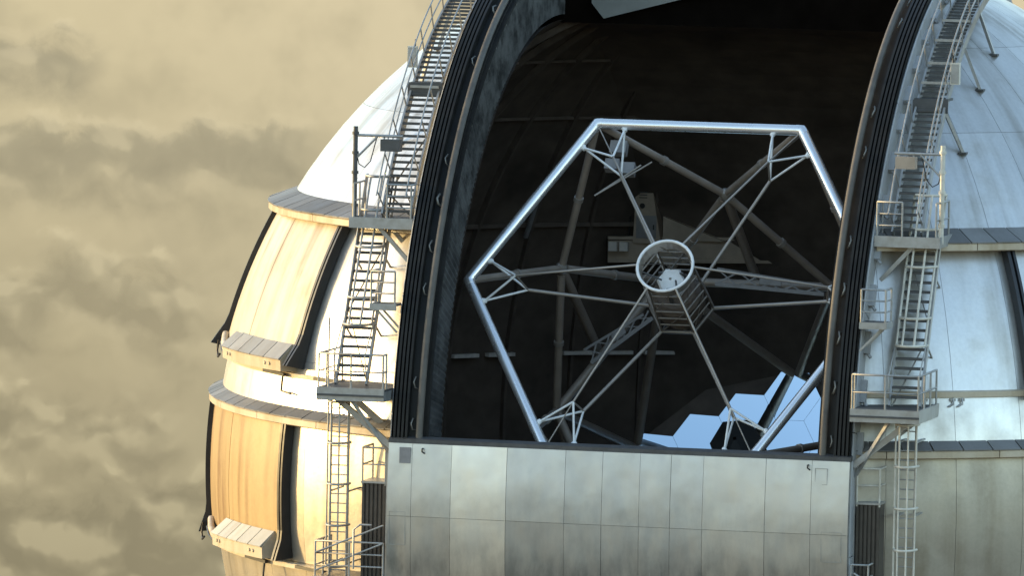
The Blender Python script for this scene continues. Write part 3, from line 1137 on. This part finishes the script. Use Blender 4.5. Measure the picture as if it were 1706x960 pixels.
    for cx, cy in cs:
        vs_, fs = [], []
        N = 6
        rr = seg - 0.005
        vs_.append((0, 0))
        for i in range(1, N + 1):
            for k in range(6):
                for j in range(i):
                    a0, a1 = rad(60 * k), rad(60 + 60 * k)
                    f0 = (i - j) / N
                    f1 = j / N
                    vs_.append((rr * (f0 * math.cos(a0) + f1 * math.cos(a1)), rr * (f0 * math.sin(a0) + f1 * math.sin(a1))))

        def idx(i, k):
            if i == 0:
                return 0
            return 1 + 3 * i * (i - 1) + (k % (6 * i))
        for i in range(1, N + 1):
            for k in range(6):
                for j in range(i):
                    o0, o1 = k * i + j, k * i + j + 1
                    n0 = k * (i - 1) + j
                    fs.append((idx(i, o0), idx(i, o1), idx(i - 1, n0)))
                    if j < i - 1:
                        fs.append((idx(i, o1), idx(i - 1, n0 + 1), idx(i - 1, n0)))

        def pt(x, y, back=0.0):
            X, Y = cx + x, cy + y
            return P0 + TR * X + TU * Y + T * (AX + (X * X + Y * Y) / (4 * FOC) - back)
        mb = MB()
        mb.add([pt(x, y) for x, y in vs_], fs, True)
        o0 = 1 + 3 * N * (N - 1)
        edge = [vs_[o0 + q] for q in range(6 * N)]
        k = len(edge)
        mb.add([pt(x, y) for x, y in edge] + [pt(x, y, 0.08) for x, y in edge], [(q, (q + 1) % k, k + (q + 1) % k, k + q) for q in range(k)])
        mb.build('mirror_segment', 'mirror', prim)
    # black baffle tower that stands in the middle of the mirror
    mb = MB()
    fr = [(lambda x, y, q=q: tp(x, 8 + q * 60, y)) for q in range(7)]
    mb.sweep(fr, [(0.95, AX - 0.3), (0.84, -10.4), (0.06, -10.2), (0.06, AX - 0.3)], caps=False)
    mb.build('baffle_tower', 'archblack', tel)
    cell = empty('mirror_cell', tp(0, 0, AX - 1), tel)
    mb = MB()
    fr = [(lambda x, y, q=q: tp(x, q * 30, AX + y)) for q in range(13)]
    mb.sweep(fr, [(0.1, -0.25), (5.6, 0.15), (5.9, 0.1), (5.9, -1.3), (0.1, -1.5)], caps=False)
    mb.build('cell_frame', 'inner', cell)
    for k in range(6):
        MB().tube([Un[k], tp(5.7, VA[k] - 30, AX + 0.1)], 0.14, 10).build('cell_strut', 'truss', cell)
        MB().tube([Un[k], tp(5.7, VA[k] + 30, AX + 0.1)], 0.14, 10).build('cell_strut', 'truss', cell)


telescope()

# ------------------------------------------------------------------ hoist and equipment at the back of the dome
def hoist():
    h = empty('overhead_crane', P(-12.5, -4.5, 5.6))
    props(h, 'beige crane beam and machine housing on the dark wall behind the telescope', 'crane')
    a, b_ = P(-11.6, -7.2, 6.05), P(-13.4, -1.2, 6.1)
    mb = MB().bar(a, b_, 0.3, 0.62)
    mb.build('beam', 'crane', h)
    MB().bar(a + Z * 0.4, b_ + Z * 0.4, 0.45, 0.10).build('flange', 'crane', h)
    MB().bar(a - Z * 0.36, b_ - Z * 0.36, 0.45, 0.10).build('flange', 'crane', h)
    mb = MB()
    q = P(-12.0, -5.9, 7.2)
    mb.hexa([q + S * -0.45 + D * -0.4 - Z * 0.9, q + S * 0.5 + D * -0.4 - Z * 0.9, q + S * 0.5 + D * 0.4 - Z * 0.9, q - S * 0.45 + D * 0.4 - Z * 0.9,
             q + S * -0.40 + D * -0.3 + Z * 1.0, q + S * 0.10 + D * -0.3 + Z * 1.3, q + S * 0.10 + D * 0.3 + Z * 1.3, q - S * 0.40 + D * 0.3 + Z * 1.0])
    mb.build('machine_housing', 'crane', h)
    f0 = q + D * 0.42
    MB().tube([f0 + Z * 0.35 - S * 0.15 - D * 0.05, f0 + Z * 0.35 - S * 0.15 + D * 0.0], 0.09, 10).build('port_hole', 'black', h)
    MB().box(f0 - Z * 0.35 + D * 0.0, S * 0.34, D * 0.015, Z * 0.38).build('access_door', 'panelgrey', h)
    MB().box(f0 - Z * 0.35 + D * 0.03 + S * 0.26, S * 0.02, D * 0.02, Z * 0.08).build('door_handle', 'black', h)
    for kk in range(4):
        MB().box(f0 + Z * (0.62 + 0.09 * kk) - S * 0.14 - D * (0.06 + 0.01 * kk), S * 0.14, D * 0.02, Z * 0.015).build('vent_slat', 'galvdark', h)
    MB().tube([q + Z * 1.2 - S * 0.3, q + Z * 0.2 - S * 0.62, q - Z * 0.9 - S * 0.7], 0.035, 6).build('cable', 'black', h)
    MB().tube([q + Z * 1.0 - S * 0.15, q + Z * 2.2 - S * 0.15], 0.18, 10).build('motor', 'crane', h)
    mb = MB()
    mb.hexa([P(-12.3, -5.4, 6.4), P(-12.7, -3.4, 6.4), P(-12.3, -3.4, 6.4), P(-11.9, -5.4, 6.4),
             P(-12.3, -5.4, 7.2), P(-12.7, -4.6, 6.9), P(-12.3, -4.6, 6.9), P(-11.9, -5.4, 7.2)])
    mb.build('gusset', 'crane', h)
    for k, (s, d) in enumerate(((-6.9, -11.5), (-6.55, -11.6))):
        MB().dsz(d + 0.3, d + 0.5, s - 0.14, s + 0.14, 6.05, 6.35).build('control_box', 'ringline', h)
    for ph, z0, z1, nm in ((-171.9 + 14.13, 6.9, 7.9, 'a'), (173.9 + 14.13, 7.0, 8.1, 'b'), (169.0 + 14.13, 6.9, 7.6, 'c'), (-147.8 + 14.13, 6.5, 7.7, 'd')):
        t = empty('wall_strip', rz(ph, math.sqrt(15.1 ** 2 - z0 * z0), z0), dome)
        MB().bar(rz(ph, math.sqrt(15.15 ** 2 - z0 * z0), z0), rz(ph, math.sqrt(15.15 ** 2 - z1 * z1), z1), 0.13, 0.1).build('strip', 'panelgrey', t)


hoist()

# ------------------------------------------------------------------ stairs, ladders and platforms on either side of the slit
SIDE_WORD = {-1: ('on the sunlit side', 'sunlit'), 1: ('on the shaded side', 'shaded')}


def hoop(c, half, depth, outv, n=8):
    """a flat cage hoop: half circle from side to side, bulging along outv"""
    pts_ = []
    for q in range(n + 1):
        a = math.pi * q / n
        pts_.append(Vector(c) + S * (math.cos(a) * half) + Vector(outv) * (math.sin(a) * depth))
    return pts_


def railing(parent, pts_, h, mat='galv', posts=None, mids=1, r=0.034):
    """posts and rails along a line of deck points; each post and each rail is a part"""
    pts_ = [Vector(q) for q in pts_]
    MB().tube([q + Z * h for q in pts_], r, 6).build('top_rail', mat, parent)
    for k in range(mids):
        zz = h * (k + 1) / (mids + 1)
        MB().tube([q + Z * zz for q in pts_], r * 0.8, 6).build('mid_rail', mat, parent)
    for i in range(len(pts_) - 1):
        L = (pts_[i + 1] - pts_[i]).length
        n_ = max(1, int(round(L / 1.0)))
        for q in range(n_ + (1 if i == len(pts_) - 2 else 0)):
            p = pts_[i].lerp(pts_[i + 1], q / n_)
            MB().tube([p - Z * 0.12, p + Z * h], r, 6).build('post', mat, parent)


def side_access(sg):
    where, word = SIDE_WORD[sg]

    def Q(d, s, z):
        return P(d, sg * s, z)

    def bx(d0, d1, s0, s1, z0, z1):
        return MB().dsz(d0, d1, min(sg * s0, sg * s1), max(sg * s0, sg * s1), z0, z1)

    # --- lower caged ladder
    L = empty('caged_ladder', Q(15.75, 8.75, -5.0))
    props(L, 'narrow vertical caged ladder below the big platform ' + where, 'ladder', 'caged ladders under the big platforms')
    s0, s1, dl = (8.42, 8.92, 15.8) if sg > 0 else (8.55, 9.10, 15.8)
    for s in (s0, s1):
        MB().tube([Q(dl, s, -5.0), Q(dl, s, 3.5)], 0.036, 8).build('side_rail', 'galv', L)
    z = -4.9
    first = MB().tube([Q(dl, s0, z), Q(dl, s1, z)], 0.02, 6).build('rung', 'galv', L)
    while z < 3.1:
        z += 0.29
        rep(first, L, Z * (z + 4.9))
    hz = [3.15, 1.9, 0.65, -0.6, -1.85]
    cs_ = (s0 + s1) / 2
    outv = D * 1.0
    for z in hz:
        pts_ = hoop(Q(dl, cs_, z), 0.34, 0.62, outv)
        MB().tube(pts_, 0.040, 6).build('hoop', 'galvpale' if sg > 0 else 'galv', L)  # hoops paler on the right, darker on the left: backlight put into the colour
    for q in (1, 3, 5, 7):
        a = math.pi * q / 8
        off = S * (math.cos(a) * 0.34) + outv * (math.sin(a) * 0.62)
        MB().tube([Q(dl, cs_, hz[0]) + off, Q(dl, cs_, hz[-1]) + off], 0.030, 6).build('cage_bar', 'galvpale' if sg > 0 else 'galv', L)
    for z in (2.6, 0.4, -1.8, -4.0):
        for s in (s0, s1):
            MB().bar(Q(dl, s, z), Q(14.3, s, z), 0.05, 0.05).build('wall_bracket', 'galv', L)

    # --- big platform
    pl = empty('service_platform', Q(15.5, 8.2, 3.3))
    props(pl, 'big railed steel platform level with the mid dome wall ' + where, 'platform', 'big railed platforms beside the slit')
    dz = 3.62
    bx(14.0, 17.0, 7.16, 9.22, dz - 0.06, dz).build('deck', 'galvdark', pl)
    bx(16.96, 17.04, 7.15, 9.25, dz - 0.36, dz + 0.03).build('fascia_beam', 'galv', pl)
    bx(14.0, 16.96, 9.18, 9.25, dz - 0.36, dz + 0.03).build('fascia_beam', 'galv', pl)
    bx(14.0, 16.96, 7.15, 7.22, dz - 0.36, dz - 0.06).build('fascia_beam', 'galv', pl)
    bx(17.04, 17.08, 7.15, 9.25, dz - 0.22, dz - 0.16).build('fascia_trim', 'galvdark', pl)
    railing(pl, [Q(16.6, 7.2, dz), Q(16.98, 7.2, dz), Q(16.98, 9.2, dz), Q(14.3, 9.2, dz)], 1.05, 'galv')
    for d in (14.8, 16.2):
        MB().bar(Q(d, 8.9, dz - 0.3), Q(d, 7.12, dz - 1.75), 0.13, 0.18).build('strut', 'galv', pl)
    MB().bar(Q(16.7, 8.3, dz - 0.3), Q(16.0, 7.12, dz - 2.1), 0.09, 0.10).build('strut', 'galv', pl)
    MB().tube([Q(16.6, 9.0, dz), Q(16.6, 9.0, dz + 2.1)], 0.03, 6).build('mast', 'galv', pl) if sg < 0 else None

    # --- steep caged stair between the two platforms
    st = empty('caged_stair', Q(15.4, 8.5, 3.6))
    props(st, 'steep caged stair climbing from big platform to upper landing ' + where, 'stair', 'steep caged stairs')
    a0, a1 = (8.02, 8.95) if sg > 0 else (8.12, 9.08)
    b0, b1 = (15.45, 3.62), (12.85, 8.60)

    def on(t, s, off=0.0):
        d = b0[0] + (b1[0] - b0[0]) * t
        z = b0[1] + (b1[1] - b0[1]) * t
        return Q(d + off * 0.886, s, z + off * 0.463)
    for s in (a0, a1):
        MB().bar(on(0, s), on(1.0, s), 0.06, 0.20, D).build('stringer', 'galv', st)
    n_ = 18
    first = None
    for q in range(1, n_):
        c = on(q / n_, (a0 + a1) / 2)
        if first is None:
            first = MB().box(c, S * ((a1 - a0) / 2 - 0.03), D * 0.13, Z * 0.036).build('tread', 'galvdark', st)
            c0 = c
        else:
            rep(first, st, c - c0)
    zs = [0.36, 0.52, 0.82, 1.04, 1.24]
    csx = (a0 + a1) / 2
    for t in zs:
        MB().tube(hoop(on(t, csx), 0.47, 0.75, D), 0.048, 6).build('hoop', 'galvpale' if sg > 0 else 'galv', st)  # cage takes the lit copy on the right, the darker one on the left
    for q in (0, 1, 3, 5, 7, 8):
        a = math.pi * q / 8
        off = S * (math.cos(a) * 0.47) + D * (math.sin(a) * 0.75)
        MB().tube([on(zs[0], csx) + off, on(zs[-1], csx) + off], 0.036, 6).build('cage_bar', 'galvpale' if sg > 0 else 'galv', st)
    for (t0, t1, sa, sb) in ((0.0, 0.45, a0, a1), (0.45, 0.9, a1, a0)):
        MB().tube([on(t0, sa, -0.18), on(t1, sb, -0.18)], 0.022, 6).build('brace', 'galv', st)
    for s in (a0, a1):
        MB().tube([on(0.02, s, 0.05), on(0.02, s, 0.05) + D * 0.28 + Z * 0.75, on(0.30, s, 0.32), on(0.36, s, 0.2)], 0.022, 6).build('handrail', 'galv', st)
    for t in (0.35, 0.75):
        for s in (a0, a1):
            MB().bar(on(t, s), on(t, s, -0.9), 0.05, 0.05).build('wall_bracket', 'galv', st)

    # --- upper landing
    up_ = empty('upper_landing', Q(13.0, 8.2, 8.3))
    props(up_, 'upper railed landing at the level of the upper dome ledge ' + where, 'platform', 'upper railed landings')
    dz = 8.58
    bx(12.1, 14.0, 7.16, 9.12, dz - 0.05, dz).build('deck', 'galvdark', up_)
    bx(13.97, 14.04, 7.15, 9.15, dz - 0.30, dz + 0.03).build('fascia_beam', 'galv', up_)
    bx(12.1, 13.97, 9.09, 9.15, dz - 0.30, dz + 0.03).build('fascia_beam', 'galv', up_)
    railing(up_, [Q(13.2, 7.22, dz), Q(13.98, 7.22, dz), Q(13.98, 7.98, dz)], 1.05, 'galv', mids=2)
    railing(up_, [Q(13.98, 9.02, dz), Q(12.4, 9.08, dz)], 1.05, 'galv')
    for d in (12.6, 13.7):
        MB().bar(Q(d, 8.3, dz - 0.25), Q(d, 7.14, dz - 1.5), 0.09, 0.12).build('strut', 'galv', up_)

    # --- davit post with hanging box
    dv = empty('davit_post', Q(13.6, 9.1, 8.6))
    props(dv, 'davit post with short arm and hanging lamp box ' + where, 'post', 'davit posts')
    MB().tube([Q(13.6, 9.1, 8.4), Q(13.6, 9.1, 11.35)], 0.075, 10).build('mast', 'galvpale' if sg > 0 else 'galvdark', dv)  # left post and box take a dark copy, backlight put into the colour
    for z in (8.9, 9.9, 10.5, 11.1):
        MB().tube([Q(13.6, 9.1, z), Q(13.6, 9.1, z + 0.09)], 0.11, 10).build('collar', 'galvpale' if sg > 0 else 'galvdark', dv)
    MB().tube([Q(13.6, 9.1, 11.08), Q(13.6, 7.62, 11.08)], 0.045, 8).build('arm', 'galv', dv)
    MB().tube([Q(13.6, 9.1, 10.35), Q(13.6, 8.42, 11.05)], 0.035, 8).build('brace', 'galv', dv)
    bxm = bx(13.4, 13.75, 7.68, 8.28, 10.62, 10.98)
    bxm.build('lamp_box', 'crane' if sg > 0 else 'galvdark', dv)
    MB().tube([Q(13.55, 8.45, 11.0), Q(13.6, 8.62, 10.3), Q(13.6, 8.8, 10.1), Q(13.6, 8.98, 10.2), Q(13.6, 9.06, 10.5)], 0.018, 5).build('cable', 'black', dv)
    for s in (7.75, 8.2):
        MB().bar(Q(13.58, s, 10.98), Q(13.58, s, 11.08), 0.05, 0.05).build('hanger', 'galv', dv)

    # --- arched stair that follows the curve of the dome
    ar = empty('arched_stair', Q(13.4, 7.9, 8.6))
    props(ar, 'curved stair climbing over the dome along the black arch ' + where, 'stair', 'curved stairs over the dome')
    q0, q1 = (7.58, 8.46) if sg > 0 else (7.36, 8.26)
    RHO = 15.95

    def arc(t, s, off=0.0):
        u = rad(t)
        return Q((RHO + off) * math.cos(u), s, (RHO + off) * math.sin(u))
    TA, TB = 32.8, 84.0
    for s in (q0, q1):
        fr = []
        for k in range(27):
            t = TA + (TB - TA) * k / 26
            fr.append(lambda x, y, t=t, s=s: arc(t, s + x, y))
        MB().sweep(fr, [(-0.03, -0.14), (0.03, -0.14), (0.03, 0.14), (-0.03, 0.14)]).build('stringer', 'galv', ar)
    t = TA + 0.6
    first = None
    while t < 82:
        c = arc(t, (q0 + q1) / 2)
        if first is None:
            first = MB().box(c, S * ((q1 - q0) / 2 - 0.03), D * 0.15, Z * 0.034).build('tread', 'galvdark', ar)
            c0 = c
        else:
            rep(first, ar, c - c0)
        t += 0.92
    for s, rails in ((q1, (1.0, 0.55)), (q0, (0.95,))):
        for off in rails:
            MB().tube([arc(TA + 0.5 + (TB - TA - 0.5) * k / 24, s, off) for k in range(25)], 0.026, 6).build('handrail', 'galv', ar)
        for k in range(11):
            tt = TA + 1.0 + 4.6 * k
            MB().tube([arc(tt, s, -0.05), arc(tt, s, rails[0])], 0.024, 6).build('rail_post', 'galv', ar)
    # landing half-way
    c = arc(51.8, (q0 + q1) / 2)
    MB().box(c, S * ((q1 - q0) / 2 + 0.08), D * 0.42, Z * 0.035).build('landing', 'galvdark', ar)
    MB().box(c + D * 0.44 - Z * 0.20, S * ((q1 - q0) / 2 + 0.10), D * 0.035, Z * 0.2).build('landing_fascia', 'galvdark', ar)
    for tt in ((53.5, 57.0, 61.5, 66.0) if sg > 0 else (50.2,)):
        MB().bar(arc(tt, q0, 0.25), arc(tt, q1, 0.25), 0.06, 0.08).build('cross_bar', 'galv', ar)
    if sg < 0:
        MB().tube([arc(36, q1, -0.16), arc(45, q0, -0.16)], 0.025, 6).build('brace', 'galv', ar)
        MB().tube([arc(36, q1, -0.16), arc(33, q0, -0.16)], 0.025, 6).build('brace', 'galv', ar)
    for tt in (50.0, 62.0, 71.0):
        a_ = arc(tt, q1, -0.1)
        s_ = q1 + 0.5
        rho = math.sqrt(max(R * R - (sg * s_ + WC) ** 2, 1))
        u = rad(tt - 2.0)
        foot = Q(rho * math.cos(u), s_, rho * math.sin(u))
        MB().bar(a_, foot, 0.09, 0.09).build('support_leg', 'galv', ar)
        MB().box(foot, S * 0.13, D * 0.16, Z * 0.03).build('foot_plate', 'galvdark', ar)
    # switch cabinet by the landing
    cb = empty('switch_cabinet', arc(54.5, q1 + 0.1, 0.0))
    props(cb, 'small grey switch cabinet at the landing of the curved stair ' + where, 'cabinet', 'switch cabinets')
    c = arc(54.3, q1 + 0.16, 0.45)
    MB().box(c, S * 0.14, D * 0.10, Z * 0.33).build('body', 'galvpale', cb)
    MB().box(c + D * 0.115, S * 0.11, D * 0.012, Z * 0.29).build('door', 'galv', cb)
    MB().tube([c + Z * 0.33 - S * sg * 0.08, c + Z * 0.55 - S * sg * 0.08], 0.025, 6).build('conduit', 'black', cb)

    # --- small balcony on the arch
    sm = empty('small_balcony', Q(15.4, 7.5, 5.9))
    props(sm, 'small railed balcony fixed to the arch between the two platforms ' + where, 'balcony', 'small balconies on the arches')
    dz = 6.12
    bx(14.9, 15.85, 7.14, 7.93, dz - 0.05, dz).build('deck', 'galvdark', sm)
    bx(15.82, 15.88, 7.13, 7.96, dz - 0.18, dz + 0.02).build('fascia_beam', 'galv', sm)
    bx(14.9, 15.82, 7.90, 7.96, dz - 0.18, dz + 0.02).build('fascia_beam', 'galv', sm)
    railing(sm, [Q(15.84, 7.18, dz), Q(15.84, 7.92, dz), Q(15.0, 7.92, dz)], 1.0, 'galv', mids=2)
    for d in (15.1, 15.7):
        MB().bar(Q(d, 7.8, dz - 0.15), Q(d, 7.13, dz - 0.85), 0.06, 0.06).build('strut', 'galv', sm)

    # --- corrugated cabinet with a railed top
    k0, k1 = (7.17, 7.92) if sg > 0 else (7.30, 8.08)
    ct = empty('corrugated_housing', Q(15.5, 7.6, -4.5))
    props(ct, 'tall brown corrugated housing with a railed roof beside the shutter ' + where, 'housing', 'corrugated housings')
    zt = 0.70
    bx(14.6, 15.94, k0 + 0.02, k1 - 0.02, -5.0, zt).build('core', 'cabinet', ct)
    n_ = 6
    for q in range(n_):
        c = k0 + (k1 - k0) * (q + 0.5) / n_
        bx(15.94, 16.0, c - 0.038, c + 0.038, -5.0, zt - 0.02).build('corrugation', 'cabinet', ct)
    bx(14.55, 16.04, k0, k1, zt, zt + 0.06).build('roof', 'galv', ct)
    railing(ct, [Q(15.98, k0 + 0.03, zt + 0.06), Q(15.98, k1 - 0.03, zt + 0.06), Q(14.8, k1 - 0.03, zt + 0.06)], 1.02, 'galvpale' if sg > 0 else 'galv')  # railing painted paler on the right, standing in for the light there
    bx(15.9, 16.06, k0 - 0.13, k0 - 0.01, -5.0, 2.0).build('corner_post', 'galv', ct)

    # --- bottom platform, partly below the picture
    bt = empty('bottom_platform', Q(15.8, 8.2, -2.4))
    props(bt, 'lowest railed walkway at the foot of the ladder ' + where, 'platform', 'lowest railed walkways')
    dz = -2.15
    o1 = 9.35 if sg < 0 else 7.75
    bx(14.6, 16.6, 7.16, o1, dz - 0.08, dz).build('deck', 'galvdark', bt)
    bx(16.58, 16.64, 7.14, o1 + 0.02, dz - 0.3, dz + 0.03).build('fascia_beam', 'galv', bt)
    railing(bt, [Q(16.6, 7.2, dz), Q(16.6, o1 - 0.03, dz), Q(14.8, o1 - 0.03, dz)], 1.1, 'galv', mids=2)
    if sg < 0:
        MB().tube([Q(16.65, 9.3, dz + 0.75), Q(16.65, 7.2, dz + 1.65)], 0.03, 6).build('sloping_rail', 'galv', bt)
        MB().tube([Q(16.65, 9.3, dz + 0.2), Q(16.65, 7.2, dz + 1.1)], 0.03, 6).build('sloping_rail', 'galv', bt)
        MB().tube([Q(16.7, 8.1, dz + 0.3), Q(16.7, 8.1, dz + 1.5), Q(16.7, 7.9, dz + 1.65), Q(16.7, 7.55, dz + 1.65)], 0.035, 6).build('hand_hoop', 'galv', bt)
    else:
        MB().tube([Q(16.65, 7.3, dz + 0.85), Q(16.65, 8.6, dz + 0.05)], 0.035, 6).build('sloping_rail', 'galv', bt)


side_access(-1)
side_access(1)
